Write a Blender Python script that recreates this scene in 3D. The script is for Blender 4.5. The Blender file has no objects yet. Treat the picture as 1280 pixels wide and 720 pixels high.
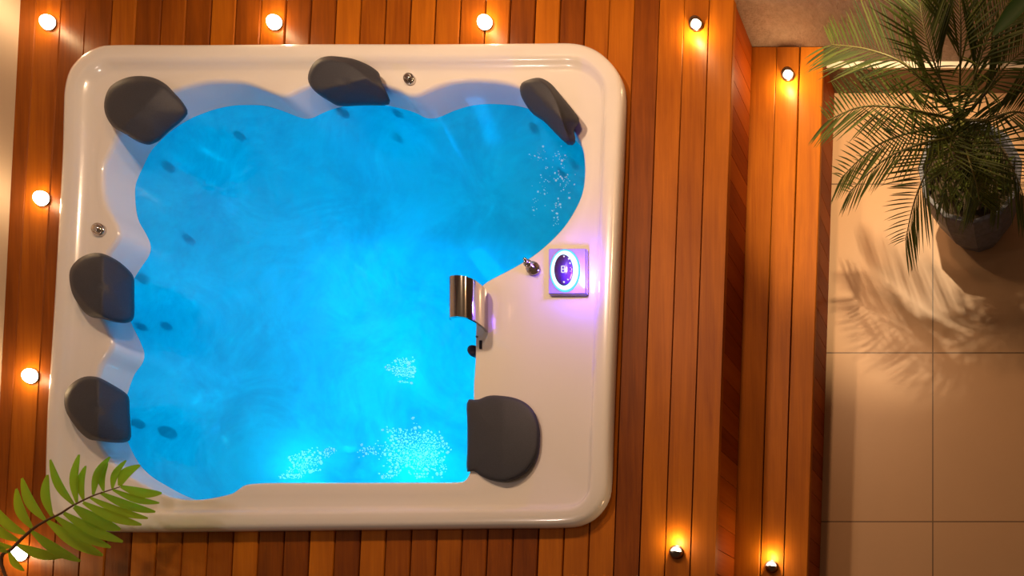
import bpy, bmesh, math, random
from mathutils import Vector, Matrix
from mathutils.bvhtree import BVHTree
random.seed(7)
S = bpy.context.scene
COL = S.collection
PI = math.pi

# ------------------------------------------------------------------ camera
F, NX, NY, ZC = 898.0, 1275.0, 900.0, 3.09
cam_d = bpy.data.cameras.new('camera'); cam = bpy.data.objects.new('camera', cam_d); COL.objects.link(cam)
cam.location = (0, 0, ZC)
cam_d.sensor_width = 36; cam_d.lens = F * 36 / 1280
cam_d.shift_x = -(NX - 640) / 1280; cam_d.shift_y = (NY - 360) / 1280
cam_d.clip_start = 0.02
S.camera = cam
S.view_settings.view_transform = 'Standard'; S.view_settings.look = 'None'
S.view_settings.gamma = 1; S.view_settings.use_curve_mapping = False
S.view_settings.exposure = 0.0

Z_STEP, Z_DECK, Z_LIP, Z_SHELF, Z_WATER = 0.19, 0.380, 0.427, 0.40, 0.31
Y_WALL = 2.72

def at(px, py, z):
    k = F / (ZC - z)
    return Vector(((px - NX) / k, (NY - py) / k, z))

# ------------------------------------------------------------------ helpers
def obj(name, bm, mat, parent=None, smooth=False, label=None):
    bmesh.ops.recalc_face_normals(bm, faces=bm.faces)
    me = bpy.data.meshes.new(name); bm.to_mesh(me); bm.free()
    for m in (mat if isinstance(mat, (list, tuple)) else [mat]): me.materials.append(m)
    if smooth:
        for p in me.polygons: p.use_smooth = True
    o = bpy.data.objects.new(name, me); COL.objects.link(o)
    if parent: o.parent = parent
    if label: o['label'] = label
    return o

def recentre(o, c):
    c = Vector(c); o.data.transform(Matrix.Translation(-c)); o.location = c

def thing(name, label, cat, loc=(0, 0, 0), rz=0, group=None, kind=None):
    o = bpy.data.objects.new(name, None); COL.objects.link(o)
    o.location = loc; o.rotation_euler = (0, 0, rz); o.empty_display_size = .05
    o['label'] = label; o['category'] = cat
    if group: o['group'] = group
    if kind: o['kind'] = kind
    return o

def tag(o, label=None, cat=None, group=None, kind=None):
    if label: o['label'] = label
    if cat: o['category'] = cat
    if group: o['group'] = group
    if kind: o['kind'] = kind
    return o

def box(bm, x0, x1, y0, y1, z0, z1):
    v = [bm.verts.new((x, y, z)) for z in (z0, z1) for x, y in ((x0, y0), (x1, y0), (x1, y1), (x0, y1))]
    for f in ((3, 2, 1, 0), (4, 5, 6, 7), (0, 1, 5, 4), (1, 2, 6, 5), (2, 3, 7, 6), (3, 0, 4, 7)):
        bm.faces.new([v[i] for i in f])
    return v

def prism(bm, poly, z0, z1):
    a = [bm.verts.new((x, y, z0)) for x, y in poly]; b = [bm.verts.new((x, y, z1)) for x, y in poly]
    n = len(poly)
    bm.faces.new(a[::-1]); bm.faces.new(b)
    for i in range(n): bm.faces.new((a[i], a[(i + 1) % n], b[(i + 1) % n], b[i]))

def board(bm, quad, z0, z1, c=.0025):
    """board with a chamfered top edge; quad = 4 xy corners anticlockwise"""
    cx = sum(p[0] for p in quad) / 4; cy = sum(p[1] for p in quad) / 4
    def ins(p): return (p[0] + (c if p[0] < cx else -c), p[1] + (c if p[1] < cy else -c))
    a = [bm.verts.new((*p, z0)) for p in quad]; b = [bm.verts.new((*p, z1 - c)) for p in quad]
    t = [bm.verts.new((*ins(p), z1)) for p in quad]
    bm.faces.new(a[::-1]); bm.faces.new(t)
    for i in range(4):
        j = (i + 1) % 4
        bm.faces.new((a[i], a[j], b[j], b[i])); bm.faces.new((b[i], b[j], t[j], t[i]))

def rings(bm, loops, cap0=False, cap1=False, closed=True):
    vs = [[bm.verts.new(p) for p in l] for l in loops]
    n = len(vs[0])
    for a, b in zip(vs, vs[1:]):
        for i in range(n if closed else n - 1):
            j = (i + 1) % n
            bm.faces.new((a[i], a[j], b[j], b[i]))
    def cap(l, flip):
        c = bm.verts.new(sum((v.co for v in l), Vector()) / n)
        for i in range(n):
            t = (l[i], l[(i + 1) % n], c)
            bm.faces.new(t[::-1] if flip else t)
    if cap0: cap(vs[0], True)
    if cap1: cap(vs[-1], False)
    return vs

def lathe(bm, prof, c=(0, 0, 0), n=32, sx=1, sy=1, cap0=True, cap1=True):
    c = Vector(c)
    loops = [[c + Vector((r * sx * math.cos(2 * PI * i / n), r * sy * math.sin(2 * PI * i / n), z)) for i in range(n)] for r, z in prof]
    rings(bm, loops, cap0, cap1)

def tube(bm, pts, r, n=10, r1=None):
    pts = [Vector(p) for p in pts]; loops = []
    r1 = r if r1 is None else r1
    for i, p in enumerate(pts):
        d = (pts[min(i + 1, len(pts) - 1)] - pts[max(i - 1, 0)]).normalized()
        a = d.cross(Vector((0, 0, 1)))
        if a.length < 1e-3: a = Vector((1, 0, 0))
        a.normalize(); b = d.cross(a)
        rr = r + (r1 - r) * i / max(1, len(pts) - 1)
        loops.append([p + rr * (a * math.cos(2 * PI * k / n) + b * math.sin(2 * PI * k / n)) for k in range(n)])
    rings(bm, loops, True, True)

def catmull(pts, m=8, closed=True):
    out = []; n = len(pts)
    for i in range(n if closed else n - 1):
        g = (lambda k: pts[k % n]) if closed else (lambda k: pts[max(0, min(n - 1, k))])
        p0, p1, p2, p3 = g(i - 1), g(i), g(i + 1), g(i + 2)
        for j in range(m):
            t = j / m
            out.append(tuple(.5 * (2 * b + (c - a) * t + (2 * a - 5 * b + 4 * c - d) * t * t + (3 * b - a - 3 * c + d) * t ** 3)
                             for a, b, c, d in zip(p0, p1, p2, p3)))
    if not closed: out.append(tuple(pts[-1]))
    return out

def by_angle(poly, c, n):
    """distance of a star-shaped outline from c in n directions -> list of (x, y)"""
    res = []; m = len(poly)
    for k in range(n):
        a = 2 * PI * k / n; dx, dy = math.cos(a), math.sin(a); best = None
        for i in range(m):
            x1, y1 = poly[i][0] - c[0], poly[i][1] - c[1]; x2, y2 = poly[(i + 1) % m][0] - c[0], poly[(i + 1) % m][1] - c[1]
            ex, ey = x2 - x1, y2 - y1; den = dx * ey - dy * ex
            if abs(den) < 1e-12: continue
            t = (x1 * ey - y1 * ex) / den; u = (x1 * dy - y1 * dx) / den
            if t > 0 and -1e-9 <= u <= 1 + 1e-9 and (best is None or t > best): best = t
        res.append((c[0] + dx * best, c[1] + dy * best))
    return res

def inset(loop, d):
    """loop: xy list anticlockwise; d > 0 goes inwards"""
    n = len(loop); out = []
    for i in range(n):
        a = loop[(i - 2) % n]; b = loop[(i + 2) % n]
        tx, ty = b[0] - a[0], b[1] - a[1]; l = math.hypot(tx, ty) or 1
        out.append((loop[i][0] - ty / l * d, loop[i][1] + tx / l * d))
    return out

def lift(loop, z): return [Vector((x, y, z)) for x, y in loop]

# ------------------------------------------------------------------ materials
def newmat(name):
    m = bpy.data.materials.new(name); m.use_nodes = True
    nt = m.node_tree; b = nt.nodes['Principled BSDF']
    return m, nt, b
def N(nt, t, **kw):
    n = nt.nodes.new(t)
    for k, v in kw.items():
        if k.startswith('i_'): n.inputs[k[2:].replace('_', ' ')].default_value = v
        else: setattr(n, k, v)
    return n
def plain(name, col, rough=.5, metal=0, coat=0, spec=None, bump=0, bscale=60, var=0):
    m, nt, b = newmat(name)
    b.inputs['Base Color'].default_value = (*col, 1); b.inputs['Roughness'].default_value = rough
    b.inputs['Metallic'].default_value = metal; b.inputs['Coat Weight'].default_value = coat
    b.inputs['Coat Roughness'].default_value = .06
    tc = N(nt, 'ShaderNodeTexCoord'); no = N(nt, 'ShaderNodeTexNoise', i_Scale=bscale, i_Detail=6.0)
    nt.links.new(tc.outputs['Object'], no.inputs['Vector'])
    if bump:
        bp = N(nt, 'ShaderNodeBump', i_Strength=bump, i_Distance=.002)
        nt.links.new(no.outputs['Fac'], bp.inputs['Height']); nt.links.new(bp.outputs[0], b.inputs['Normal'])
    if var:
        r = N(nt, 'ShaderNodeValToRGB'); r.color_ramp.elements[0].position = .3; r.color_ramp.elements[1].position = .7
        r.color_ramp.elements[0].color = (*[c * (1 - var) for c in col], 1); r.color_ramp.elements[1].color = (*[min(1, c * (1 + var)) for c in col], 1)
        nt.links.new(no.outputs['Fac'], r.inputs[0]); nt.links.new(r.outputs[0], b.inputs['Base Color'])
    return m

def wood(name, dark, mid, light, axis='y'):
    m, nt, b = newmat(name)
    tc = N(nt, 'ShaderNodeTexCoord'); geo = N(nt, 'ShaderNodeNewGeometry')
    add = N(nt, 'ShaderNodeVectorMath', operation='ADD'); mul = N(nt, 'ShaderNodeMath', operation='MULTIPLY')
    mul.inputs[1].default_value = 37.0
    comb = N(nt, 'ShaderNodeCombineXYZ')
    nt.links.new(geo.outputs['Random Per Island'], mul.inputs[0])
    nt.links.new(mul.outputs[0], comb.inputs[0]); nt.links.new(mul.outputs[0], comb.inputs[1])
    nt.links.new(tc.outputs['Object'], add.inputs[0]); nt.links.new(comb.outputs[0], add.inputs[1])
    mp = N(nt, 'ShaderNodeMapping'); mp.inputs['Scale'].default_value = (14, .9, 14) if axis == 'y' else (14, 14, .9)
    nt.links.new(add.outputs[0], mp.inputs[0])
    n1 = N(nt, 'ShaderNodeTexNoise', i_Scale=1.6, i_Detail=9.0, i_Roughness=.62, i_Distortion=.5)
    mp2 = N(nt, 'ShaderNodeMapping'); mp2.inputs['Scale'].default_value = (90, 3, 90) if axis == 'y' else (90, 90, 3)
    nt.links.new(add.outputs[0], mp2.inputs[0]); nt.links.new(mp.outputs[0], n1.inputs[0])
    n2 = N(nt, 'ShaderNodeTexNoise', i_Scale=1.5, i_Detail=4.0); nt.links.new(mp2.outputs[0], n2.inputs[0])
    # slow blotches
    n3 = N(nt, 'ShaderNodeTexNoise', i_Scale=2.3, i_Detail=3.0); nt.links.new(add.outputs[0], n3.inputs[0])
    s = N(nt, 'ShaderNodeMath', operation='MULTIPLY_ADD'); s.inputs[1].default_value = .40
    nt.links.new(geo.outputs['Random Per Island'], s.inputs[0])
    s2 = N(nt, 'ShaderNodeMath', operation='MULTIPLY_ADD'); s2.inputs[1].default_value = .55; s2.inputs[2].default_value = -.16
    nt.links.new(n1.outputs['Fac'], s2.inputs[0]); nt.links.new(s2.outputs[0], s.inputs[2])
    s3 = N(nt, 'ShaderNodeMath', operation='MULTIPLY_ADD'); s3.inputs[1].default_value = .22
    nt.links.new(n2.outputs['Fac'], s3.inputs[0]); nt.links.new(s.outputs[0], s3.inputs[2])
    s4 = N(nt, 'ShaderNodeMath', operation='MULTIPLY_ADD'); s4.inputs[1].default_value = .35
    nt.links.new(n3.outputs['Fac'], s4.inputs[0]); nt.links.new(s3.outputs[0], s4.inputs[2])
    r = N(nt, 'ShaderNodeValToRGB'); e = r.color_ramp.elements
    e[0].position = .22; e[0].color = (*dark, 1); e[1].position = .95; e[1].color = (*light, 1)
    k = e.new(.55); k.color = (*mid, 1)
    nt.links.new(s4.outputs[0], r.inputs[0]); nt.links.new(r.outputs[0], b.inputs['Base Color'])
    b.inputs['Roughness'].default_value = .5; b.inputs['Specular IOR Level'].default_value = .15; b.inputs['Coat Weight'].default_value = .0; b.inputs['Coat Roughness'].default_value = .25
    bp = N(nt, 'ShaderNodeBump', i_Strength=.25, i_Distance=.0015)
    nt.links.new(n2.outputs['Fac'], bp.inputs['Height']); nt.links.new(bp.outputs[0], b.inputs['Normal'])
    return m

M = {}
M['deck'] = wood('oiled_deck_wood', (.085, .017, .002), (.26, .066, .003), (.52, .16, .006))
M['riser'] = wood('oiled_riser_wood', (.15, .020, .001), (.30, .055, .003), (.44, .11, .005), 'z')
M['under'] = plain('dark_gap_underlay', (.03, .008, .003), .9)  # near-black sheets behind board gaps, colour stands for shade
M['acrylic'] = plain('white_acrylic', (.80, .78, .76), .22, coat=.6)
M['pillow'] = plain('charcoal_foam', (.034, .037, .052), .62, bump=.25, bscale=240, var=.12)
M['chrome'] = plain('polished_chrome', (.62, .58, .54), .08, metal=1)
M['dark_chrome'] = plain('smoked_metal', (.20, .15, .12), .28, metal=1)
M['black'] = plain('black_plastic', (.01, .01, .014), .3)
M['jet'] = plain('navy_jet_plastic', (.006, .012, .05), .35)
M['plaster_left'] = plain('cream_plaster', (.56, .46, .35), .8, bump=.2, bscale=30)
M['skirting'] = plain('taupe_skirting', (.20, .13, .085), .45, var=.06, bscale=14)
M['cream'] = plain('cream_lit_edge', (.85, .74, .60), .4)  # pale colour stands in for light along the skirting's top
M['soil'] = plain('dark_soil', (.05, .035, .02), .95, bump=1.0, bscale=90, var=.5)
M['stone'] = plain('blue_grey_pot_stone', (.11, .12, .16), .5, bump=.3, bscale=50, var=.25)
M['clay'] = plain('brown_clay', (.25, .12, .07), .7)

def stucco():
    m, nt, b = newmat('rough_brown_stucco')
    tc = N(nt, 'ShaderNodeTexCoord')
    n1 = N(nt, 'ShaderNodeTexNoise', i_Scale=48.0, i_Detail=8.0, i_Roughness=.7); n2 = N(nt, 'ShaderNodeTexVoronoi', i_Scale=70.0)
    nt.links.new(tc.outputs['Object'], n1.inputs[0]); nt.links.new(tc.outputs['Object'], n2.inputs['Vector'])
    r = N(nt, 'ShaderNodeValToRGB'); e = r.color_ramp.elements
    e[0].position = .3; e[0].color = (.25, .165, .115, 1); e[1].position = .75; e[1].color = (.42, .30, .22, 1)
    nt.links.new(n1.outputs['Fac'], r.inputs[0]); nt.links.new(r.outputs[0], b.inputs['Base Color'])
    b.inputs['Roughness'].default_value = .42
    bp = N(nt, 'ShaderNodeBump', i_Strength=1.0, i_Distance=.012); nt.links.new(n1.outputs['Fac'], bp.inputs['Height'])
    nt.links.new(bp.outputs[0], b.inputs['Normal'])
    return m
M['stucco'] = stucco()

def tiles():
    m, nt, b = newmat('beige_porcelain_tiles')
    tc = N(nt, 'ShaderNodeTexCoord'); mp = N(nt, 'ShaderNodeMapping')
    mp.inputs['Location'].default_value = (.375 - .0, -.853, 0)
    nt.links.new(tc.outputs['Object'], mp.inputs[0])
    br = N(nt, 'ShaderNodeTexBrick', offset=0.0, squash=1.0, i_Scale=1.0)
    br.inputs['Brick Width'].default_value = .726; br.inputs['Row Height'].default_value = .726
    br.inputs['Mortar Size'].default_value = .0028; br.inputs['Mortar Smooth'].default_value = .1; br.inputs['Bias'].default_value = 0
    br.inputs['Color1'].default_value = (.56, .345, .18, 1); br.inputs['Color2'].default_value = (.59, .37, .20, 1); br.inputs['Mortar'].default_value = (.18, .11, .06, 1)
    nt.links.new(mp.outputs[0], br.inputs['Vector'])
    no = N(nt, 'ShaderNodeTexNoise', i_Scale=3.0, i_Detail=7.0); nt.links.new(tc.outputs['Object'], no.inputs[0])
    mx = N(nt, 'ShaderNodeMixRGB', blend_type='MULTIPLY'); mx.inputs[0].default_value = .25
    nt.links.new(br.outputs['Color'], mx.inputs[1]); nt.links.new(no.outputs['Color'], mx.inputs[2])
    hs = N(nt, 'ShaderNodeMapRange'); hs.inputs['To Min'].default_value = .78; hs.inputs['To Max'].default_value = 1.15
    nt.links.new(no.outputs['Fac'], hs.inputs[0]); nt.links.new(hs.outputs[0], mx.inputs[2])
    nt.links.new(mx.outputs[0], b.inputs['Base Color']); b.inputs['Roughness'].default_value = .38
    bp = N(nt, 'ShaderNodeBump', i_Strength=.4, i_Distance=.002); bp.invert = True
    nt.links.new(br.outputs['Fac'], bp.inputs['Height']); nt.links.new(bp.outputs[0], b.inputs['Normal'])
    return m
M['tiles'] = tiles()

def emit(name, col, s):
    m = bpy.data.materials.new(name); m.use_nodes = True; nt = m.node_tree; nt.nodes.clear()
    e = N(nt, 'ShaderNodeEmission', i_Strength=s); e.inputs[0].default_value = (*col, 1)
    o = N(nt, 'ShaderNodeOutputMaterial'); nt.links.new(e.outputs[0], o.inputs[0]); return m
M['lens'] = emit('lit_warm_lens', (1, .80, .58), 14)
M['ring'] = emit('lit_panel_ring', (.42, .75, 1), 3.2)
M['ring_edge'] = emit('lit_cyan_edge', (.10, .52, 1), 1.6)
M['icon'] = emit('lit_panel_icon', (.85, .8, 1), 1.1)

def leafmat(name, c1, c2, tr, trw=.45):
    m = bpy.data.materials.new(name); m.use_nodes = True; nt = m.node_tree; b = nt.nodes['Principled BSDF']; out = nt.nodes['Material Output']
    geo = N(nt, 'ShaderNodeNewGeometry'); r = N(nt, 'ShaderNodeValToRGB')
    r.color_ramp.elements[0].color = (*c1, 1); r.color_ramp.elements[1].color = (*c2, 1)
    nt.links.new(geo.outputs['Random Per Island'], r.inputs[0]); nt.links.new(r.outputs[0], b.inputs['Base Color'])
    b.inputs['Roughness'].default_value = .55; b.inputs['Specular IOR Level'].default_value = .25
    t = N(nt, 'ShaderNodeBsdfTranslucent'); t.inputs[0].default_value = (*tr, 1)
    mx = N(nt, 'ShaderNodeMixShader'); mx.inputs[0].default_value = trw
    nt.links.new(b.outputs[0], mx.inputs[1]); nt.links.new(t.outputs[0], mx.inputs[2]); nt.links.new(mx.outputs[0], out.inputs[0])
    return m
M['palm'] = leafmat('date_palm_leaflet', (.022, .040, .008), (.10, .13, .022), (.16, .20, .03), .25)
M['areca'] = leafmat('areca_leaflet', (.15, .29, .012), (.27, .42, .018), (.50, .70, .02))
M['broad'] = leafmat('dark_glossy_leaf', (.018, .065, .008), (.025, .08, .01), (.05, .16, .01))
M['stalk'] = plain('olive_stalk', (.16, .15, .04), .5)
M['brown_stalk'] = plain('brown_stalk', (.14, .07, .03), .6)
M['fibre'] = plain('palm_trunk_fibre', (.10, .06, .03), .9, bump=1, bscale=120, var=.5)

def watermat():
    m = bpy.data.materials.new('aerated_pool_water'); m.use_nodes = True; nt = m.node_tree; nt.nodes.clear()
    tc = N(nt, 'ShaderNodeTexCoord')
    cl = N(nt, 'ShaderNodeTexNoise', i_Scale=3.1, i_Detail=7.0, i_Roughness=.6, i_Distortion=.9); nt.links.new(tc.outputs['Object'], cl.inputs[0])
    rp = N(nt, 'ShaderNodeValToRGB'); e = rp.color_ramp.elements
    e[0].position = .36; e[0].color = (.0, .53, .88, 1); e[1].position = .58; e[1].color = (.0, .68, 1, 1)
    nt.links.new(cl.outputs['Fac'], rp.inputs[0])
    tl = N(nt, 'ShaderNodeBsdfTranslucent'); nt.links.new(rp.outputs[0], tl.inputs[0])
    tp = N(nt, 'ShaderNodeBsdfTransparent'); tp.inputs[0].default_value = (.0, .66, .95, 1)
    mx = N(nt, 'ShaderNodeMixShader'); mr = N(nt, 'ShaderNodeMapRange'); mr.inputs['From Min'].default_value = .3; mr.inputs['From Max'].default_value = .7
    mr.inputs['To Min'].default_value = .42; mr.inputs['To Max'].default_value = .60
    nt.links.new(cl.outputs['Fac'], mr.inputs[0]); nt.links.new(mr.outputs[0], mx.inputs[0])
    nt.links.new(tp.outputs[0], mx.inputs[1]); nt.links.new(tl.outputs[0], mx.inputs[2])
    # ripples
    n1 = N(nt, 'ShaderNodeTexNoise', i_Scale=7.0, i_Detail=2.0, i_Distortion=.3); nt.links.new(tc.outputs['Object'], n1.inputs[0])
    n2 = N(nt, 'ShaderNodeTexNoise', i_Scale=34.0, i_Detail=2.0, i_Distortion=.8); nt.links.new(tc.outputs['Object'], n2.inputs[0])
    ad = N(nt, 'ShaderNodeMath', operation='MULTIPLY_ADD'); ad.inputs[1].default_value = .35
    nt.links.new(n2.outputs['Fac'], ad.inputs[0]); nt.links.new(n1.outputs['Fac'], ad.inputs[2])
    bp = N(nt, 'ShaderNodeBump', i_Strength=.5, i_Distance=.02); nt.links.new(ad.outputs[0], bp.inputs['Height'])
    gl = N(nt, 'ShaderNodeBsdfGlossy', i_Roughness=.03); nt.links.new(bp.outputs[0], gl.inputs['Normal'])
    fr = N(nt, 'ShaderNodeFresnel', i_IOR=1.33); nt.links.new(bp.outputs[0], fr.inputs['Normal'])
    m2 = N(nt, 'ShaderNodeMixShader'); nt.links.new(fr.outputs[0], m2.inputs[0]); nt.links.new(mx.outputs[0], m2.inputs[1]); nt.links.new(gl.outputs[0], m2.inputs[2])
    o = N(nt, 'ShaderNodeOutputMaterial'); nt.links.new(m2.outputs[0], o.inputs[0]); return m
M['water'] = watermat()
def foammat():
    m, nt, b = newmat('white_foam'); b.inputs['Base Color'].default_value = (.9, .95, 1, 1); b.inputs['Roughness'].default_value = .3
    t = N(nt, 'ShaderNodeBsdfTranslucent'); t.inputs[0].default_value = (.7, .95, 1, 1)
    mx = N(nt, 'ShaderNodeMixShader'); mx.inputs[0].default_value = .6; tp = N(nt, 'ShaderNodeBsdfTransparent'); m3 = N(nt, 'ShaderNodeMixShader'); m3.inputs[0].default_value = .3
    nt.links.new(b.outputs[0], mx.inputs[1]); nt.links.new(t.outputs[0], mx.inputs[2]); nt.links.new(mx.outputs[0], m3.inputs[1]); nt.links.new(tp.outputs[0], m3.inputs[2]); nt.links.new(m3.outputs[0], nt.nodes['Material Output'].inputs[0]); return m
M['foam'] = foammat()

# ------------------------------------------------------------------ setting
def struct(name, bm, mat): return tag(obj(name, bm, mat), kind='structure')
bm = bmesh.new(); box(bm, -1.0, 1.6, -1.2, Y_WALL + .1, -.05, 0); struct('floor', bm, M['tiles'])
bm = bmesh.new(); box(bm, -4.3, 1.6, Y_WALL, Y_WALL + .12, -.05, 2.7); struct('wall_back', bm, M['stucco'])
def xl(y): return -3.77 - (2.72 - y) * .0525
bm = bmesh.new(); prism(bm, [(xl(-1.2) - .12, -1.2), (xl(-1.2), -1.2), (xl(Y_WALL), Y_WALL), (xl(Y_WALL) - .12, Y_WALL)], 0, 2.7)
struct('wall_left', bm, M['plaster_left'])
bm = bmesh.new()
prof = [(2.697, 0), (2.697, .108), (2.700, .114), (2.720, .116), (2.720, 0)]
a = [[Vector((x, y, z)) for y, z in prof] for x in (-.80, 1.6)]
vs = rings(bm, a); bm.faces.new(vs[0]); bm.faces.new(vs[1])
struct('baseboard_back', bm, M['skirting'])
bm = bmesh.new(); box(bm, -.80, 1.6, 2.693, 2.7195, .1165, .124); struct('trim_lit_edge_1', bm, M['cream'])  # thin strip added as the lit top edge of the skirting

# ------------------------------------------------------------------ hot tub outlines (traced on their own levels)
OUT = [(79, 200), (80.5, 140), (82, 112), (88, 90), (98, 76), (110, 66), (125, 59), (147, 56), (250, 56), (400, 55), (550, 55), (680, 54), (715, 54), (735, 58),
       (752, 67), (767, 82), (776, 99), (779, 120), (778, 160), (775, 240), (771, 340), (766, 460), (763, 540), (761, 600), (757, 624), (744, 643), (726, 654), (702, 658),
       (620, 659), (450, 661), (300, 662.5), (200, 663.5), (120, 663), (95, 661), (75, 652), (63, 636), (58, 612), (60, 520), (64, 460), (69, 380), (74, 290)]
RIM = [(148, 164), (160, 150), (178, 134), (200, 120), (220, 111.5), (237, 106), (257, 102), (278, 101), (300, 102), (320, 107.5), (337, 114), (350, 118.5), (360, 118), (370, 113),
       (385, 107), (405, 102), (430, 100), (458, 102), (482, 107), (498, 112.5), (509, 118), (522, 117.5), (542, 109), (563, 102.5), (583, 100), (600, 100), (620, 101.5), (638, 105),
       (655, 112), (675, 124), (693, 138), (708, 152), (719, 167), (727, 185), (729.5, 203), (729.5, 220), (726.5, 240), (718, 260), (704, 282), (685, 302), (665.5, 318), (643, 332),
       (624, 342), (609, 350), (599, 359), (595, 375), (593.5, 403), (592.5, 450), (590.5, 480), (590, 510), (588, 560), (586, 585), (584, 594), (579, 600), (570, 602), (533, 602.3),
       (440, 602.5), (345, 602.7), (318, 603.5), (304, 605.5), (297, 610), (289, 615.5), (272, 620), (250, 623.5), (230, 623.5), (210, 620), (190, 612), (170, 601), (152, 590), (137, 576),
       (125, 557), (116, 535), (112, 512), (115, 488), (121.5, 466), (128, 450), (137, 438), (139.5, 427), (134, 412), (126, 396), (119, 378), (117, 358), (121, 338), (134, 316), (146, 298),
       (147.5, 287), (142, 274), (133, 258), (129, 242), (127.5, 223), (128, 209), (132, 197), (139, 182)]
NT = 480
CT = at(400, 350, Z_SHELF).xy
def world_loop(px, z, sm=6): return by_angle([tuple(at(x, y, z).xy) for x, y in catmull(px, sm)], CT, NT)
outer = world_loop(OUT, Z_LIP - .012)
rim = world_loop(RIM, Z_SHELF, 4)
def blend(a, b, t): return [(p[0] + (q[0] - p[0]) * t, p[1] + (q[1] - p[1]) * t) for p, q in zip(a, b)]
shelf0 = inset(outer, .092); rim_o = inset(rim, -.010)
cen = [tuple(CT)] * NT
low = blend([tuple(CT + Vector((1.05 * math.cos(2 * PI * i / NT), .85 * math.sin(2 * PI * i / NT)))) for i in range(NT)], rim, .35)
L = [lift(inset(outer, .008), Z_DECK + .0005), lift(inset(outer, .006), Z_DECK + .004), lift(outer, Z_DECK + .012), lift(outer, Z_LIP - .020), lift(inset(outer, .003), Z_LIP - .010),
     lift(inset(outer, .010), Z_LIP - .003), lift(inset(outer, .020), Z_LIP), lift(inset(outer, .050), Z_LIP + .001), lift(inset(outer, .060), Z_LIP - .002),
     lift(inset(outer, .070), Z_LIP - .011), lift(inset(outer, .081), Z_LIP - .023), lift(shelf0, Z_SHELF),
     lift(blend(shelf0, rim_o, .5), Z_SHELF - .001), lift(rim_o, Z_SHELF), lift(inset(rim, -.006), Z_SHELF - .0015), lift(inset(rim, -.001), Z_SHELF - .006), lift(inset(rim, .002), Z_SHELF - .014),
     lift(inset(rim, .010), Z_WATER + .02), lift(inset(rim, .018), Z_WATER - .03), lift(blend(rim, cen, .06), Z_WATER - .13), lift(blend(rim, cen, .10), .08),
     lift(blend(rim, cen, .18), .02), lift(blend(rim, cen, .38), .0), lift(blend(rim, cen, .44), -.05), lift(blend(rim, cen, .50), -.26), lift(blend(rim, cen, .56), -.30), lift(blend(rim, cen, .8), -.31)]
tub = thing('hot_tub', 'large white acrylic hot tub with rounded corners and scalloped basin sunk in the wooden deck', 'hot tub', (CT.x, CT.y, Z_DECK))
def under(o, par):            # parent while keeping the place it was modelled in
    o.parent = par; o.matrix_parent_inverse = Matrix.Translation(-Vector(par.location)); return o
def part(name, bm, mat, par, smooth=False, label=None):
    o = obj(name, bm, mat, None, smooth, label)
    # origin at its own middle, location relative to the thing
    vs = [v.co for v in o.data.vertices]
    lo = Vector([min(v[i] for v in vs) for i in range(3)]); hi = Vector([max(v[i] for v in vs) for i in range(3)])
    c = Vector(((lo.x + hi.x) / 2, (lo.y + hi.y) / 2, lo.z))
    o.data.transform(Matrix.Translation(-c))
    pw = Vector(); p = par
    while p: pw += Vector(p.location); p = p.parent
    o.location = c - pw; o.parent = par
    return o
bm = bmesh.new(); rings(bm, L, cap1=True)
bmesh.ops.recalc_face_normals(bm, faces=bm.faces)
bvh = BVHTree.FromBMesh(bm)
part('shell', bm, M['acrylic'], tub, True)
def on_tub(px, py):
    o = Vector((0, 0, ZC)); d = (at(px, py, 0) - o).normalized()
    h, n, i, t = bvh.ray_cast(o, d)
    if n.z < 0: n = -n
    return h, n

# water
bm = bmesh.new()
wl = inset(rim, .0115)
rings(bm, [lift(wl, Z_WATER)] + [lift(blend(wl, cen, t), Z_WATER) for t in (.1, .3, .5, .7, .9)], cap1=True)
w = obj('water', bm, M['water'], smooth=True); tag(w, 'cloudy glowing blue water filling the hot tub basin', 'water', kind='stuff')

# jets
def disc_on(px, py, r, name, mat, h=.008, label=None):
    p, n = on_tub(px, py)
    bm = bmesh.new(); lathe(bm, [(r, 0), (r, h * .6), (r * .85, h), (r * .55, h), (r * .5, h * .4), (r * .25, h * .4), (r * .2, h * 1.1)], n=20)
    q = Vector((0, 0, 1)).rotation_difference(n); bm.transform(Matrix.Translation(p) @ q.to_matrix().to_4x4())
    return part(name, bm, mat, tub, True, label)
for px, py, r in ((211, 209, .017), (179, 349, .017), (176, 409, .017), (173, 530, .017), (210, 541, .025), (429, 141, .018), (498, 142, .016), (497, 172, .018), (300, 170, .016),
                  (668, 160, .018), (718, 205, .018), (702, 216, .018), (236, 300, .018), (208, 408, .016)):
    disc_on(px, py, r, 'jet', M['jet'])

# round chrome air buttons
for px, py, r in ((513, 100, .021), (125, 288, .024)):
    c = at(px, py, Z_SHELF)
    bm = bmesh.new(); lathe(bm, [(r, -.002), (r, .007), (r * .9, .010), (r * .72, .010), (r * .70, .006), (r * .6, .006), (r * .58, .014), (r * .4, .017)], c, 32)
    part('air_button', bm, M['chrome'], tub, True, 'round chrome button')
# diverter knob
c = at(667, 336, Z_SHELF)
kn = bmesh.new(); lathe(kn, [(.026, 0), (.026, .006), (.022, .010), (.017, .011), (.015, .034), (.012, .038)], c, 32)
kb = part('diverter_knob', kn, M['chrome'], tub, True, 'small chrome turning knob')
bm = bmesh.new(); tube(bm, [c + Vector((0, 0, .034)), c + Vector((0, .003, .042)), c + Vector((0, .008, .050))], .009, 12, .006)
part('lever', bm, M['chrome'], kb, True)
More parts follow.
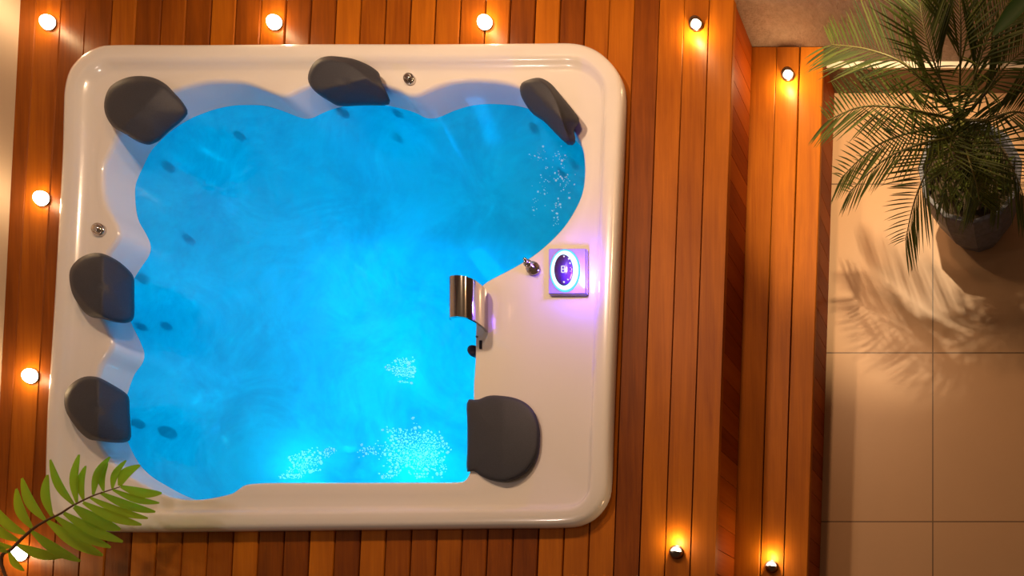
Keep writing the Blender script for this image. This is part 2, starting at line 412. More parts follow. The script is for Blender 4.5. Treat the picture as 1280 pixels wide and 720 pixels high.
# overflow slot + side jet
bm = bmesh.new(); c = at(601, 431, Z_SHELF); box(bm, c.x - .005, c.x + .005, c.y - .016, c.y + .016, Z_SHELF - .003, Z_SHELF + .0015)
part('overflow_slot', bm, M['black'], tub)
bm = bmesh.new(); c = at(596, 421, Z_SHELF); lathe(bm, [(.004, 0), (.004, .002)], c, 12); part('screw', bm, M['dark_chrome'], tub)
bm = bmesh.new(); c = at(591, 438, Z_SHELF - .01); lathe(bm, [(.020, -.02), (.022, -.006), (.018, .004), (.008, .006)], c, 24); part('side_jet', bm, M['jet'], tub, True)

# waterfall spout: arched chrome sheet
prof = catmull([(-1.992, .398), (-1.984, .425), (-1.981, .455), (-1.985, .482), (-1.999, .499), (-2.020, .506), (-2.045, .504), (-2.062, .495), (-2.071, .482)], 4, False)
n = len(prof); inn = []
for i, (x, z) in enumerate(prof):
    a = prof[max(0, i - 1)]; b = prof[min(n - 1, i + 1)]; tx, tz = b[0] - a[0], b[1] - a[1]; l = math.hypot(tx, tz)
    t = .010 if i < n - 6 else .006
    inn.append((x - tz / l * t, z + tx / l * t))
cs = prof + [(x, z) for x, z in inn[::-1]]
bm = bmesh.new()
Y0, Y1 = 1.452, 1.600
vs = rings(bm, [[Vector((x, y, z)) for x, z in cs] for y in (Y0, Y0 + .002, Y1 - .002, Y1)])
for r_, fl in ((vs[0], 1), (vs[-1], 0)):
    for i in range(n - 1):
        q = (r_[i], r_[i + 1], r_[2 * n - 2 - i], r_[2 * n - 1 - i]); bm.faces.new(q[::-1] if fl else q)
sp = part('waterfall_spout', bm, M['chrome'], tub, True, 'arched chrome waterfall spout')
em = sp.modifiers.new('edge', 'EDGE_SPLIT'); em.split_angle = math.radians(50)

# control panel
c0 = at(685, 368, Z_SHELF + .012); c1 = at(733, 310, Z_SHELF + .012)
bm = bmesh.new(); box(bm, c0.x, c1.x, c0.y, c1.y, Z_SHELF - .004, Z_SHELF + .012)
bmesh.ops.bevel(bm, geom=bm.edges[:], offset=.004, segments=3, affect='EDGES')
M['panel'] = plain('violet_lit_acrylic', (.42, .36, .82), .2, coat=.5)  # violet light from inside the plate is put into this colour
pan = part('control_panel', bm, M['panel'], tub, False, 'square panel with glowing blue ring')
pc = at(706.5, 338.5, Z_SHELF + .012)
bm = bmesh.new(); nn = 48
def ell(rx, ry, dz, ox=0): return [pc + Vector((ox + rx * math.cos(2 * PI * i / nn), ry * math.sin(2 * PI * i / nn), dz)) for i in range(nn)]
rings(bm, [ell(.057, .080, 0), ell(.056, .079, .002), ell(.051, .073, .0025), ell(.035, .058, .003, -.003), ell(.034, .057, 0, -.003)])
for f in bm.faces: f.material_index = 1 if math.hypot((f.calc_center_median().x - pc.x) / .056, (f.calc_center_median().y - pc.y) / .078) > .88 else 0
part('light_ring', bm, [M['ring'], M['ring_edge']], pan, True, 'glowing pale blue ring')
bm = bmesh.new(); rings(bm, [ell(.035, .058, .0, -.003), ell(.035, .058, .006, -.003), ell(.032, .055, .0085, -.003)], cap0=True, cap1=True)
M['display'] = plain('violet_black_glass', (.06, .03, .12), .15, coat=1)
dis = part('display', bm, M['display'], pan, True, 'dark violet oval display')
dz = .0088
for px, py, r in ((705, 320.5, .0028), (711, 323.5, .0034), (712.5, 329, .0034), (713, 334.5, .0015), (713, 339, .0015), (710, 349.5, .0028), (705, 352.5, .0034)):
    q = at(px, py, Z_SHELF + .012 + dz)
    bm = bmesh.new(); lathe(bm, [(r, -.0006), (r, .0006)], q, 14); part('button', bm, M['icon'], dis)
q = at(703.8, 336.5, Z_SHELF + .012 + dz)   # seven-segment numeral 8
bm = bmesh.new(); w_, h_, t_ = .0055, .0115, .0016
for (x0, x1, y0, y1) in ((-w_, w_, h_ - t_, h_ + t_), (-w_, w_, -t_, t_), (-w_, w_, -h_ - t_, -h_ + t_), (-w_ - t_, -w_ + t_, -h_, h_), (w_ - t_, w_ + t_, -h_, h_)):
    box(bm, q.x + x0, q.x + x1, q.y + y0, q.y + y1, q.z - .0006, q.z + .0006)
part('numeral', bm, M['icon'], dis)

# ------------------------------------------------------------------ headrest pillows
def pillow(Sp, Fp, inward, zt, zb, label, bulge=.012):
    n = 72
    cx = sum(p[0] for p in Fp) / len(Fp); cy = sum(p[1] for p in Fp) / len(Fp)
    Sl = by_angle(catmull(Sp, 5), (cx, cy), n); Fl = by_angle(catmull(Fp, 5), (cx, cy), n)
    l = math.hypot(*inward); ix, iy = inward[0] / l, inward[1] / l
    pr = [(p[0] - cx) * ix + (p[1] - cy) * iy for p in Sl]; a, b = min(pr), max(pr)
    def tt(p): return max(0, min(1, ((p[0] - cx) * ix + (p[1] - cy) * iy - a) / (b - a)))
    def lerp(z, t): return z[0] + (z[1] - z[0]) * t if len(z) == 2 else (z[0] + (z[1] - z[0]) * t / .5 if t < .5 else z[1] + (z[2] - z[1]) * (t - .5) / .5)
    def ring(poly, wt, s=1, dz=0):
        out = []
        for p in poly:
            q = (cx + (p[0] - cx) * s, cy + (p[1] - cy) * s); t = tt(q)
            z = lerp(zb, t) * (1 - wt) + lerp(zt, t) * wt + dz
            out.append(at(*q, z))
        return out
    mid = blend(Sl, Fl, .35)
    loops = [ring(Sl, 0, .90), ring(Sl, .10, .985), ring(Sl, .35), ring(mid, .62), ring(Fl, .86), ring(Fl, .97, .965), ring(Fl, 1, .91, .001)]
    for s in (.8, .6, .4, .2): loops.append(ring(Fl, 1, s, .001 + bulge * (1 - (s / .91) ** 2)))
    bm = bmesh.new(); rings(bm, loops, cap0=True, cap1=True)
    o = obj('headrest_pillow', bm, M['pillow'], smooth=True)
    c = at(cx, cy, min(zb)); recentre(o, c)
    return tag(o, label, 'headrest', 'charcoal headrest pillows around the hot tub')

P1 = [(130, 130), (132.5, 118), (138, 108), (148, 101), (162, 96), (178, 95), (193, 97.5), (207, 105), (217, 115), (227, 126), (233, 135), (234.7, 142), (226.7, 151.7), (213, 163),
      (200, 175), (193, 179), (185, 181), (172, 177), (157, 168), (143, 160), (135, 150), (131, 140)]
P1F = [(132, 130), (134.5, 119), (140, 110), (150, 103.5), (162, 100), (178, 99.5), (191, 101.5), (204, 107), (215, 116), (226, 127), (232.5, 136), (233.5, 142), (226, 151), (212.5, 162),
       (199.5, 174), (192, 178), (185, 179.5), (172, 175.5), (158, 167), (146, 159), (137, 149), (133, 140)]
pillow(P1, P1F, (.72, .70), (.475, .468, .425), (.428, .41, .385), 'charcoal headrest pillow at the top left corner of the tub')
P2 = [(385, 100), (386, 90), (391.7, 79), (400, 72.5), (411.7, 70), (426.7, 71), (443, 74), (458, 80), (468, 86), (474, 91.7), (476.7, 101.7), (483, 115), (487.5, 125), (486.7, 130), (482.5, 132),
      (460, 131.7), (433, 132.8), (421.7, 132), (411.7, 126.7), (398, 118), (389, 109)]
P2F = [(386.5, 100), (389, 88), (397, 77.5), (410, 74), (427, 76), (438, 80), (450, 88), (463, 98.5), (475.5, 107), (482, 116), (486.5, 125), (485.5, 129.5), (482, 131),
       (460, 130.5), (433, 131.5), (422, 131), (412.5, 125.5), (399, 117), (390, 108)]
pillow(P2, P2F, (.25, 1), (.490, .470, .395), (.428, .41, .345), 'charcoal headrest pillow at the middle of the top edge, tilted back', .006)
P3 = [(650, 109), (653, 103), (662, 99), (673, 97), (682, 100), (691, 106.7), (704.4, 123), (716.7, 138), (724, 149), (722, 156.7), (717, 162), (719, 170), (718.4, 180), (712, 181.6), (706.7, 179),
      (695.6, 168), (680, 152), (666.7, 143), (657.8, 132), (651, 119)]
P3F = [(651, 109.5), (654, 104), (662, 100.5), (673, 99.5), (682, 104), (689, 112), (695, 123), (700, 136), (703, 148), (707, 161), (712.5, 173), (713.5, 179.5), (711, 180.5), (706.5, 178),
       (695.5, 167), (680.5, 151), (667.5, 142), (658.8, 131.5), (652, 119)]
pillow(P3, P3F, (-.72, .70), (.490, .475, .400), (.405, .40, .345), 'narrow charcoal headrest pillow at the top right corner seen edge on', .004)
P4 = [(86.5, 347), (88.5, 335), (97, 324.6), (109, 318), (122.5, 316), (134, 319), (148, 326.5), (159.5, 336), (166, 344), (168, 352), (168, 372), (168, 393), (165, 401), (155.6, 404), (142, 402.4),
      (128, 398.5), (115, 396.6), (105, 390), (95, 376), (89.5, 364.5)]
P4F = [(88.5, 347), (91, 336), (98.5, 327), (110, 320.5), (122.5, 318), (134, 320.5), (148, 328), (158.5, 337), (165, 345), (166.5, 352), (166.7, 372), (166.5, 393), (164, 399.5), (155, 402.5), (142, 401),
       (128, 396.5), (118, 391), (108, 382), (98, 370), (91, 359)]
pillow(P4, P4F, (1, 0), (.478, .474, .405), (.428, .41, .345), 'charcoal headrest pillow on the left edge, upper of two')
P5 = [(80, 500), (82.6, 488.6), (91.4, 478), (105, 471), (120.6, 471), (134, 477), (148, 485), (157.5, 491.6), (161.4, 498), (162.4, 518), (164, 541), (162.4, 550), (153.7, 553.4), (138, 553),
      (122.5, 551), (111, 549), (99, 539), (87.5, 523.7), (81.7, 512)]
P5F = [(82, 500), (84.6, 490), (93, 480), (105, 473.5), (120.6, 473), (133.5, 479), (147, 487), (156, 493), (160, 499), (161, 518), (162.5, 541), (161, 548.5), (153.5, 551.5), (138, 551),
       (123, 548), (113, 544), (102, 535), (91, 521.5), (84, 511)]
pillow(P5, P5F, (1, 0), (.478, .474, .405), (.428, .41, .345), 'charcoal headrest pillow on the left edge nearest the green palm frond')
P6 = [(584, 501), (597, 499.5), (610.6, 494.6), (626, 494.6), (643.7, 497.5), (659, 505), (669, 517), (674, 532.5), (674.4, 548), (672, 567.5), (663, 585), (649.5, 596.7), (632, 602.6),
      (614.5, 600.6), (601, 595), (593, 589), (583.5, 589.5), (584, 560), (584, 530)]
P6F = [(585, 502.5), (597, 501), (610.6, 496.3), (626, 496.3), (643, 499.2), (657.5, 506.5), (667, 518), (671.5, 532.5), (671.8, 548), (669.5, 566.5), (661, 583), (648.5, 594.5), (632, 600.5),
       (614.5, 598.6), (601, 593), (593, 587.5), (585, 588), (585, 560), (585, 530)]
pillow(P6, P6F, (-1, 0), (.420, .426, .412), (.4015, .4015, .380), 'charcoal D-shaped headrest pillow on the right of the basin below the spout', .010)

# ------------------------------------------------------------------ wooden deck
def deck_b(k, py):
    x0, x1 = 918.6 - 31.15 * k, 893.7 - 31.85 * k
    return at(x0 + (x1 - x0) * py / 720, py, Z_DECK).x
GAP = .0026
dk = thing('wooden_deck', 'raised orange-brown plank deck surrounding the hot tub', 'deck', (-2.4, 1.4, 0))
YA, YB = Y_WALL - .001, -.15
def py_of(y, z): return NY - y * F / (ZC - z)
def bx_(k, y): return deck_b(k, py_of(y, Z_DECK))
ox = [p[0] for p in rim]; rimL, rimR = min(ox) - .02, max(ox) + .02
yt = max(p[1] for p in outer) - .055; yb_ = min(p[1] for p in outer) + .055
bm = bmesh.new()
for k in range(30):
    def seg(ya, yb):
        xr0, xr1 = bx_(k, ya) - GAP, bx_(k, yb) - GAP; xl0, xl1 = bx_(k + 1, ya) + GAP, bx_(k + 1, yb) + GAP
        xl0 = max(xl0, xl(ya) + .002); xl1 = max(xl1, xl(yb) + .002)
        if xr0 - xl0 < .01 or xr1 - xl1 < .01: return
        board(bm, [(xl1, yb), (xr1, yb), (xr0, ya), (xl0, ya)], Z_DECK - .022, Z_DECK)
    if bx_(k, .9) < rimL or bx_(k + 1, 2.2) > rimR: seg(YA, YB)
    else: seg(YA, yt); seg(yb_, YB)
part('deck_boards', bm, M['deck'], dk)
bm = bmesh.new()   # dark underlay added so the gaps between boards read as shade
xe = lambda y: bx_(0, y)
for (a0, a1, b0, b1) in ((-3.75, -1.16, yt - .0, YA), (-3.9, rimL - .0, yb_, yt), (rimR, -1.16, yb_, yt), (-3.9, -1.16, YB, yb_)):
    box(bm, a0, a1, b0, b1, Z_DECK - .06, Z_DECK - .024)
part('gap_underlay', bm, M['under'], dk)
def riser(xf, z0, z1, ya, yb, n0, par):
    bm = bmesh.new(); y = ya; p = .094
    while y > yb:
        y2 = max(yb, y - p)
        a, b = xf(y), xf(y2)
        prism(bm, [(b - .018, y2 + .0014), (b, y2 + .0014), (a, y - .0014), (a - .018, y - .0014)], z0, z1); y = y2
    part('riser_boards', bm, M['riser'], par)
    bm = bmesh.new(); prism(bm, [(xf(yb) - .05, yb), (xf(yb) - .020, yb), (xf(ya) - .020, ya), (xf(ya) - .05, ya)], z0, z1); part('riser_backing', bm, M['under'], par)
riser(lambda y: xe(y) - GAP - .003, Z_STEP + .001, Z_DECK - .0235, YA, YB, 0, dk)

# step
st = thing('deck_step', 'lower three-plank wooden step between the deck and the tiled floor', 'step', (-1, 1.4, 0))
def step_x(i, y):
    py = py_of(y, Z_STEP); a = (943, 971.5, 1000, 1029.4)[i]; b = (921, 949.7, 979, 1009)[i]
    return at(a + (b - a) * (py - 58) / 662, py, Z_STEP).x
bm = bmesh.new()
for i in range(3):
    l0 = GAP if i else 0; 
    board(bm, [((step_x(i, YB) + l0) if i else xe(YB) - .02, YB), (step_x(i + 1, YB) - (GAP if i < 2 else 0), YB), (step_x(i + 1, YA) - (GAP if i < 2 else 0), YA), ((step_x(i, YA) + l0) if i else xe(YA) - .02, YA)], Z_STEP - .022, Z_STEP)
part('step_boards', bm, M['deck'], st)
bm = bmesh.new(); prism(bm, [(step_x(0, YB) + .0, YB), (step_x(3, YB) - .03, YB), (step_x(3, YA) - .03, YA), (step_x(0, YA), YA)], Z_STEP - .06, Z_STEP - .024); part('gap_underlay', bm, M['under'], st)  # dark underlay for the shade in the step gaps
riser(lambda y: step_x(3, y) - .004, .0005, Z_STEP - .0235, YA, YB, 0, st)

# ------------------------------------------------------------------ deck lights
def point(name, loc, col, e, r=.01, spec=1.0):
    l = bpy.data.lights.new(name, 'POINT'); l.energy = e; l.color = col; l.shadow_soft_size = r; l.specular_factor = spec
    o = bpy.data.objects.new(name, l); o.location = loc; COL.objects.link(o); return o
def make_light(hood_open):
    t = thing('deck_light', '', 'light', (0, 0, 0), group='small round lights set in the deck boards')
    R = .026
    bm = bmesh.new(); lathe(bm, [(R, 0), (R * 1.02, .004), (R * .98, .008), (R * .86, .009), (R * .84, .005)], (0, 0, 0), 32); obj('trim_ring', bm, M['dark_chrome'], t, True)
    bm = bmesh.new()
    nl = 8; loops = []
    for i in range(nl + 1):
        a = i / nl * PI / 2; loops.append((R * (.66 if hood_open else 1.06) * math.cos(a), .005 + R * (.42 if hood_open else .62) * math.sin(a)))
    loops[-1] = (.0005, loops[-1][1]); lathe(bm, loops, (0, 0, 0), 28); obj('lens', bm, M['lens'], t, True, 'glowing warm white lens')
    # hood: part of a dome covering the far side (+y local), opening to -y
    if not hood_open: return t
    bm = bmesh.new(); loops = []
    span = PI * hood_open
    for rr in (1.0, .93):
        for j in range(9):
            el = j / 8 * PI / 2
            r_ = R * rr * math.cos(el); z_ = .006 + R * .82 * rr * math.sin(el)
            loops.append([Vector((r_ * math.cos(PI / 2 + (k / 16 - .5) * 2 * span * .5 * 1), r_ * math.sin(PI / 2 + (k / 16 - .5) * 2 * span * .5), z_)) for k in range(17)])
    loops = loops[:9] + loops[9:][::-1]
    rings(bm, loops, closed=False); bmesh.ops.remove_doubles(bm, verts=bm.verts, dist=1e-5); obj('hood', bm, M['dark_chrome'], t, True, 'curved metal hood')
    return t
def dup(root, loc, rz, label):
    r = root.copy(); COL.objects.link(r); r.location = loc; r.rotation_euler = (0, 0, rz); r['label'] = label
    for ch in list(root.children):
        c = ch.copy(); COL.objects.link(c); c.parent = r
    return r
hooded = make_light(.95); bare = make_light(0); BARE = 1
WARM = (1, .66, .32)
LT = [(870, 30, Z_DECK, 0, 1, 'hooded round light on the upper deck beside the top right corner, opening downwards'),
      (845, 690, Z_DECK, PI, 1, 'dark hooded round light on the upper deck near the bottom edge'),
      (985, 93, Z_STEP, 0, 1, 'hooded round light at the top of the lower step by the stucco wall'),
      (964, 708, Z_STEP, PI, 1, 'dark hooded round light on the lower step at the bottom edge'),
      (60, 28, Z_DECK, .7, 0, 'glaring white deck light in the top left corner by the cream wall'),
      (343, 28, Z_DECK, .5, 0, 'glaring deck light above the tub, left of the top middle pillow'),
      (606, 28, Z_DECK, .4, 0, 'glaring deck light above the tub, right of the top middle pillow'),
      (52, 248, Z_DECK, .9, 0, 'glaring deck light left of the tub beside its round chrome button'),
      (38, 470, Z_DECK, 1.0, 0, 'glaring deck light left of the tub between the two left pillows'),
      (25, 692, Z_DECK, 1.1, 0, 'glaring deck light at bottom left under the green palm frond')]
used = set()
for px, py, z, rz, hood, lab in LT:
    root = hooded if hood else bare
    loc = at(px, py, z + .006); loc.z = z
    if root.name in used: o = dup(root, loc, rz, lab)
    else: root.location = loc; root.rotation_euler = (0, 0, rz); root['label'] = lab; used.add(root.name); o = root
    d = Vector((math.sin(rz), -math.cos(rz), 0))
    point('deck_lamp', loc + d * (.042 if hood else 0) + Vector((0, 0, .030 if hood else .045)), WARM, (1.5 if py < 300 else .8) if hood else .9, .008, .35)

# ------------------------------------------------------------------ plants
def leaflet(bm, a, b, w, droop, up=Vector((0, 0, 1)), nseg=5, twist=0, base_w=.25, peak=.4, blunt=.05, bend=0):
    a, b = Vector(a), Vector(b); d = b - a; side = d.cross(up)
    if side.length < 1e-5: side = Vector((1, 0, 0))
    side.normalize(); fold = side.cross(d).normalized()
    if fold.z < 0: fold = -fold
    L_, C_, R_ = [], [], []
    for i in range(nseg + 1):
        t = i / nseg
        p = a + d * t + Vector((0, 0, -droop * t * t)) + side * bend * math.sin(PI * t)
        if t < peak: ww = w * (base_w + (1 - base_w) * math.sin(t / peak * PI / 2))
        else: ww = w * (blunt + (1 - blunt) * math.cos((t - peak) / (1 - peak) * PI / 2) ** .8)
        L_.append(bm.verts.new(p + side * ww * .5 + fold * ww * .18)); C_.append(bm.verts.new(p)); R_.append(bm.verts.new(p - side * ww * .5 + fold * ww * .18))
    for i in range(nseg):
        bm.faces.new((L_[i], L_[i + 1], C_[i + 1], C_[i])); bm.faces.new((C_[i], C_[i + 1], R_[i + 1], R_[i]))

# potted date palm -------------------------------------------------
pot_c = at(1222, 283, 0)
palm = thing('potted_palm', 'feathery green date palm in a blue-grey faceted pot on the beige tiles', 'potted plant', pot_c)
rimc = at(1213, 214, .27)
bm = bmesh.new(); NF = 11
def fac(c, r, z, rot=.2): return [Vector((c[0] + r * math.cos(2 * PI * i / NF + rot), c[1] + r * math.sin(2 * PI * i / NF + rot), z)) for i in range(NF)]
def pc_(t): return (pot_c.x + (rimc.x - pot_c.x) * t, pot_c.y + (rimc.y - pot_c.y) * t)
rings(bm, [fac(pc_(0), .105, 0), fac(pc_(0), .115, .006), fac(pc_(.35), .165, .09), fac(pc_(.7), .198, .19), fac(pc_(1), .208, .262), fac(pc_(1), .206, .27), fac(pc_(1), .190, .27), fac(pc_(1), .182, .245), fac(pc_(1), .165, .15)], cap0=True, cap1=True)
part('pot', bm, M['stone'], palm)
bm = bmesh.new(); lathe(bm, [(.176, .19), (.178, .232), (.12, .240), (.05, .25)], (pc_(1)[0], pc_(1)[1], 0), 24); part('soil', bm, M['soil'], palm)
crown = at(1199, 150, .46)
bm = bmesh.new(); tube(bm, [Vector((crown.x, crown.y - .0, .24)), Vector((crown.x, crown.y, .34)), crown + Vector((0, 0, -.02))], .045, 14, .032)
part('trunk', bm, M['fibre'], palm, True)
def frond(pts, ll, lw, n=34, par=palm, seed=0, droop=.012):
    """pts: (px, py, z) knots of the midrib; ll: leaflet length"""
    rnd = random.Random(seed)
    P = [crown] + [at(*p) for p in pts]
    P = [Vector(q) for q in catmull([tuple(p) for p in P], 8, False)]
    st_ = bmesh.new(); tube(st_, P, .0055, 6, .0015)
    fr = part('frond', st_, M['stalk'], par, True)
    bm = bmesh.new(); tot = len(P) - 1
    for i in range(n):
        t = .14 + .86 * i / (n - 1); f = t * tot; k = min(int(f), tot - 1); p = P[k].lerp(P[k + 1], f - k)
        d = (P[min(k + 2, tot)] - P[max(k - 1, 0)]).normalized()
        side = d.cross(Vector((0, 0, 1))).normalized()
        up = side.cross(d).normalized()
        if up.z < 0: up = -up
        le = ll * (.55 + .45 * math.sin(min(1, t * 1.25) * PI * .62 + .3)) * (1 - .35 * max(0, t - .8) / .2)
        for s in (-1, 1):
            fw = .50 + .75 * t + rnd.uniform(-.07, .07)
            v = (side * s + d * fw + up * rnd.uniform(.05, .28)).normalized() * le * rnd.uniform(.85, 1.1)
            leaflet(bm, p, p + v, lw * rnd.uniform(.8, 1.15), droop * rnd.uniform(.4, 1.5), nseg=4)
    part('leaflets', bm, M['palm'], fr)
    return fr
FR = [
    ([(1200, 90, .72), (1201, 35, .84), (1198, -25, .86)], .20, .0075),
    ([(1170, 118, .66), (1130, 80, .76), (1085, 62, .76), (1040, 56, .70)], .19, .0075),
    ([(1165, 143, .60), (1120, 134, .68), (1075, 134, .66), (1036, 150, .56)], .17, .007),
    ([(1170, 160, .58), (1130, 168, .62), (1090, 186, .56), (1052, 222, .42)], .16, .0065),
    ([(1178, 180, .58), (1158, 215, .58), (1142, 255, .48), (1132, 300, .34)], .17, .0065),
    ([(1190, 170, .60), (1150, 180, .66), (1105, 200, .60), (1062, 240, .46)], .14, .006),
    ([(1205, 175, .60), (1213, 205, .66), (1220, 228, .62), (1224, 250, .56)], .15, .006),
    ([(1190, 172, .60), (1186, 205, .66), (1182, 228, .60), (1184, 248, .52)], .12, .006),
    ([(1225, 165, .58), (1250, 185, .62), (1272, 225, .52), (1285, 265, .38)], .16, .0065),
    ([(1232, 150, .62), (1268, 140, .68), (1305, 148, .60)], .17, .007),
    ([(1225, 125, .66), (1255, 85, .76), (1290, 55, .76)], .18, .0075),
    ([(1214, 110, .70), (1232, 55, .82), (1262, 0, .84)], .18, .0075),
    ([(1180, 110, .72), (1160, 55, .84), (1150, 5, .86)], .18, .0075),
    ([(1212, 165, .56), (1235, 205, .58), (1245, 232, .52), (1250, 255, .44)], .12, .006),
]
for i, (p, ll, lw) in enumerate(FR): frond(p, ll * 1.08, lw * .95, 34, seed=i)
# low undergrowth in the pot
bm = bmesh.new(); rnd = random.Random(5)
for i in range(150):
    a = rnd.uniform(0, 2 * PI); r_ = rnd.uniform(0, .15); b0 = Vector((pc_(1)[0] + r_ * math.cos(a), pc_(1)[1] + r_ * math.sin(a), .236))
    a2 = rnd.uniform(0, 2 * PI); leaflet(bm, b0, b0 + Vector((.05 * math.cos(a2), .05 * math.sin(a2), rnd.uniform(.02, .08))), .016, .01, nseg=4)
part('undergrowth', bm, M['palm'], palm)

# areca palm at bottom left ----------------------------------------
ab = Vector((-3.62, .22, Z_DECK))
ar = thing('areca_palm', 'bright green palm with broad leaflets arching over the bottom left corner of the tub', 'potted plant', ab)
bm = bmesh.new(); lathe(bm, [(.09, 0), (.12, .12), (.13, .20), (.118, .20), (.11, .17), (.0005, .17)], ab, 28, cap1=False); part('pot', bm, M['clay'], ar, True)
ZA = .74
RP = [(15.5, 685.5, .58), (40, 662, .61), (59, 650, .63), (75.5, 642, .64), (91, 632, .645), (115.5, 620, .64), (133, 614, .63), (150, 608.5, .615)]
mid = [ab + Vector((0, 0, .17)), Vector((-3.60, .30, .48)), at(2, 706, .55)]
P = [Vector(q) for q in catmull([tuple(p) for p in mid] + [tuple(at(*p)) for p in RP], 5, False)]
bm = bmesh.new(); tube(bm, P, .0048, 8, .0015); fr = part('frond', bm, M['brown_stalk'], ar, True)
LF = [((93, 631), (73, 577), 10), ((97, 629), (109, 571), 10), ((105, 625), (117, 585), 9.5), ((117, 619), (147, 574), 9.5), ((130, 614), (144, 582), 9), ((141, 611), (167, 578), 8.5), ((150, 608), (184, 584), 13),
      ((66, 646), (70, 596), 11), ((57, 650), (38, 600), 12), ((41, 660), (31, 613), 12), ((33, 668), (3, 634), 12), ((24, 676), (-16, 640), 12), ((16, 684), (-12, 668), 9),
      ((151, 608), (211, 619), 11), ((141, 612), (208, 631), 8), ((126, 616), (203, 642), 10), ((113, 622), (194, 650), 9), ((104, 628), (186, 658), 11), ((93, 633), (160, 664), 15),
      ((80, 641), (163, 679), 12), ((70, 646), (148, 686), 12), ((60, 651), (138, 696), 14), ((40, 664), (110, 703), 12), ((22, 681), (88, 698), 12), ((12, 690), (40, 715), 9), ((10, 690), (-22, 684), 10)]
bm = bmesh.new(); rnd = random.Random(3)
def zr(px):
    for (a, _, za), (b, _, zb) in zip(RP, RP[1:]):
        if px <= b: return za + (zb - za) * max(0, (px - a) / (b - a))
    return RP[-1][2]
for a, b, w_ in LF:
    za = zr(a[0]); zb = za - .03 + rnd.uniform(-.02, .02)
    A, B = at(*a, za), at(*b, zb)
    leaflet(bm, A, B, w_ / 362 * 1.12, -.02, nseg=10, base_w=.30, peak=.5, blunt=.22, bend=(-.016 if b[1] < a[1] - 12 else .010))
part('leaflets', bm, M['areca'], fr, True)

# broad leaf, top right
rp = thing('rubber_plant', 'dark green pointed leaf reaching in at the top right corner', 'plant', (.48, 2.25, 0))
bm = bmesh.new(); lathe(bm, [(.10, 0), (.13, .2), (.14, .3), (.125, .3), (.12, .27), (.0005, .27)], (.48, 2.25, 0), 28, cap1=False); part('pot', bm, M['clay'], rp, True)
tip = at(1240, 46, 1.15); root = at(1300, -18, 1.22)
bm = bmesh.new(); tube(bm, catmull([(.48, 2.25, .27), (.44, 2.22, .7), (.30, 2.12, 1.1), tuple(root)], 6, False), .009, 8, .004); part('stem', bm, M['stalk'], rp, True)
bm = bmesh.new(); leaflet(bm, root, tip, .046, .0, nseg=12, base_w=.3, peak=.45, blunt=.02); part('leaf', bm, M['broad'], rp, True)

# ------------------------------------------------------------------ foam on the water
def foam(cx, cy, sx, sy, n, label, seed, dirx=0):
    rnd = random.Random(seed); bm = bmesh.new()
    subs = [(rnd.gauss(0, .85), rnd.gauss(0, .85), rnd.uniform(.12, .45), rnd.uniform(.08, .35)) for _ in range(max(14, n // 40))]; put = []
    for i in range(n):
        q = rnd.choice(subs); u, v = q[0] + rnd.gauss(0, q[2]), q[1] + rnd.gauss(0, q[3]); px = cx + u * sx + dirx * v * sy; py = cy + v * sy
        if py > 598: py = 598 - rnd.uniform(0, 6)
        if px > 578 and py > 400: continue
        r_ = rnd.choice([.002, .0025, .003, .0045, .007]) * rnd.uniform(.7, 1.2) * (.62 if py < 400 else 1)
        p = at(px, py, Z_WATER + .0005)
        if any((p.x - q[0]) ** 2 + (p.y - q[1]) ** 2 < (.95 * (r_ + q[2])) ** 2 for q in put): continue
        put.append((p.x, p.y, r_))
        mt = Matrix.Translation(p) @ Matrix.Rotation(rnd.uniform(0, 6), 4, 'Z') @ Matrix.Diagonal((r_ * rnd.uniform(.9, 1.5), r_ * rnd.uniform(.7, 1.1), r_ * .4, 1))
        bmesh.ops.create_icosphere(bm, subdivisions=1, radius=1, matrix=mt)
    bmesh.ops.delete(bm, geom=[f for f in bm.faces if f.calc_center_median().z < Z_WATER + .0004], context='FACES')
    o = obj('foam', bm, M['foam'], smooth=True); recentre(o, at(cx, cy, Z_WATER)); tag(o, label, 'foam', kind='stuff')
foam(503, 461, 8, 8, 900, 'small white splash of foam in the water left of the spout', 1)
foam(518, 566, 19, 17, 3000, 'large white patch of foam at the bottom of the basin near the D-shaped pillow', 2)
foam(382, 581, 12, 9, 900, 'white foam bubbling at the bottom edge of the basin, left patch', 3, -.6)
foam(362, 597, 9, 3, 70, 'thin strip of foam on the bottom edge of the basin, leftmost', 4)
foam(688, 215, 17, 28, 150, 'sparse white specks for ripple glints in the top right bay of the basin', 8)  # bubble-shaped specks stand in for glints on the ripples

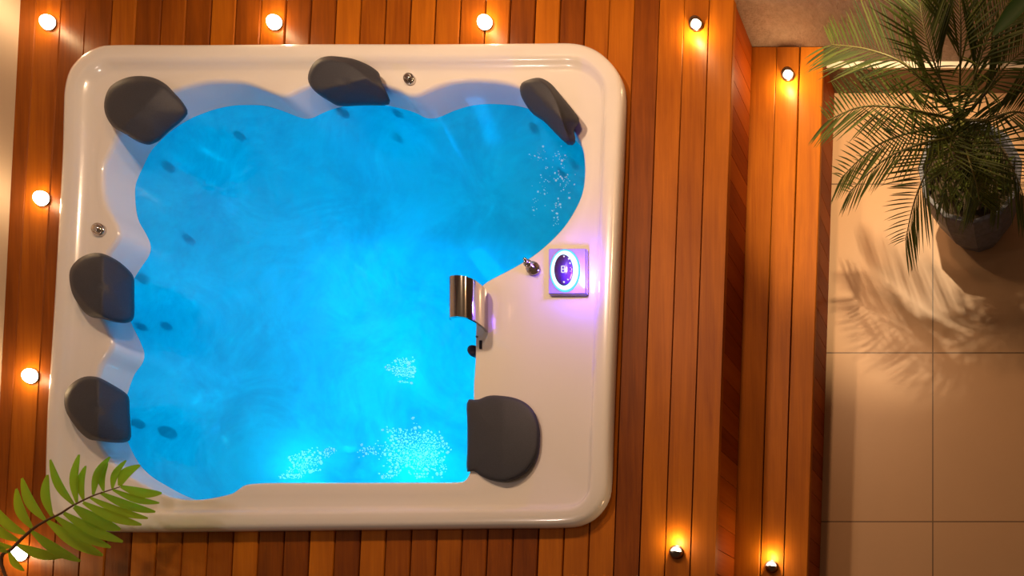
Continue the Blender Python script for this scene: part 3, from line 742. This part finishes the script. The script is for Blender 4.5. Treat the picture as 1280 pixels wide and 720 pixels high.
# ------------------------------------------------------------------ lighting
def area(name, loc, target, size, e, col, size_y=None):
    l = bpy.data.lights.new(name, 'AREA'); l.shape = 'DISK'; l.energy = e; l.color = col; l.size = size
    if size_y: l.shape = 'RECTANGLE'; l.size_y = size_y
    o = bpy.data.objects.new(name, l); o.location = loc
    o.rotation_euler = (Vector(target) - Vector(loc)).to_track_quat('-Z', 'Y').to_euler(); COL.objects.link(o); return o
wd = bpy.data.worlds.new('world'); S.world = wd; wd.use_nodes = True
bg = wd.node_tree.nodes['Background']; bg.inputs[0].default_value = (1, .60, .36, 1); bg.inputs[1].default_value = .11
# basin LEDs, under the surface
BL = (.05, .50, 1.0)
for px, py, z, e in ((500, 400, -.22, 10.5), (440, 540, -.20, 9.5), (270, 490, -.14, 7), (300, 260, -.14, 2.2), (480, 230, -.14, 2.2), (620, 220, -.10, 2.6), (200, 400, -.05, 2.2)):
    p = at(px, py, .31); p.z = z
    point('basin_led', p, BL, e, .15, 0)
for px, py, e in ((508, 462, .5), (520, 575, 1.3), (374, 590, 1.0)):  # unseen lights added to brighten the foam patches from below
    p = at(px, py, .31); p.z = .20
    point('foam_fill', p, (.5, .85, 1), e, .03, 0)
point('panel_led', at(716, 338, Z_SHELF + .05), (.18, .06, 1), 3.2, .02)
# unseen warm overhead fills, added to brighten the tub rims and deck
area('overhead_fill', (-2.2, 2.62, 2.2), (-2.1, 1.9, .4), .20, 26, (1, .67, .41))
area('overhead_fill', (-1.1, 2.62, 2.2), (-1.25, 2.1, .3), .20, 17, (1, .56, .28))
area('overhead_fill', (-3.5, .6, 3.3), (-3.0, .9, .4), .25, 7, (1, .80, .70))
sp_ = bpy.data.lights.new('wall_spot', 'SPOT'); sp_.energy = 120; sp_.color = (1, .72, .42); sp_.spot_size = math.radians(50); sp_.spot_blend = .5; sp_.shadow_soft_size = .02
so = bpy.data.objects.new('wall_spot', sp_); so.location = (-.60, 2.66, 1.6); so.rotation_euler = (Vector((-.55, 2.20, 0)) - so.location).to_track_quat('-Z', 'Y').to_euler(); COL.objects.link(so)
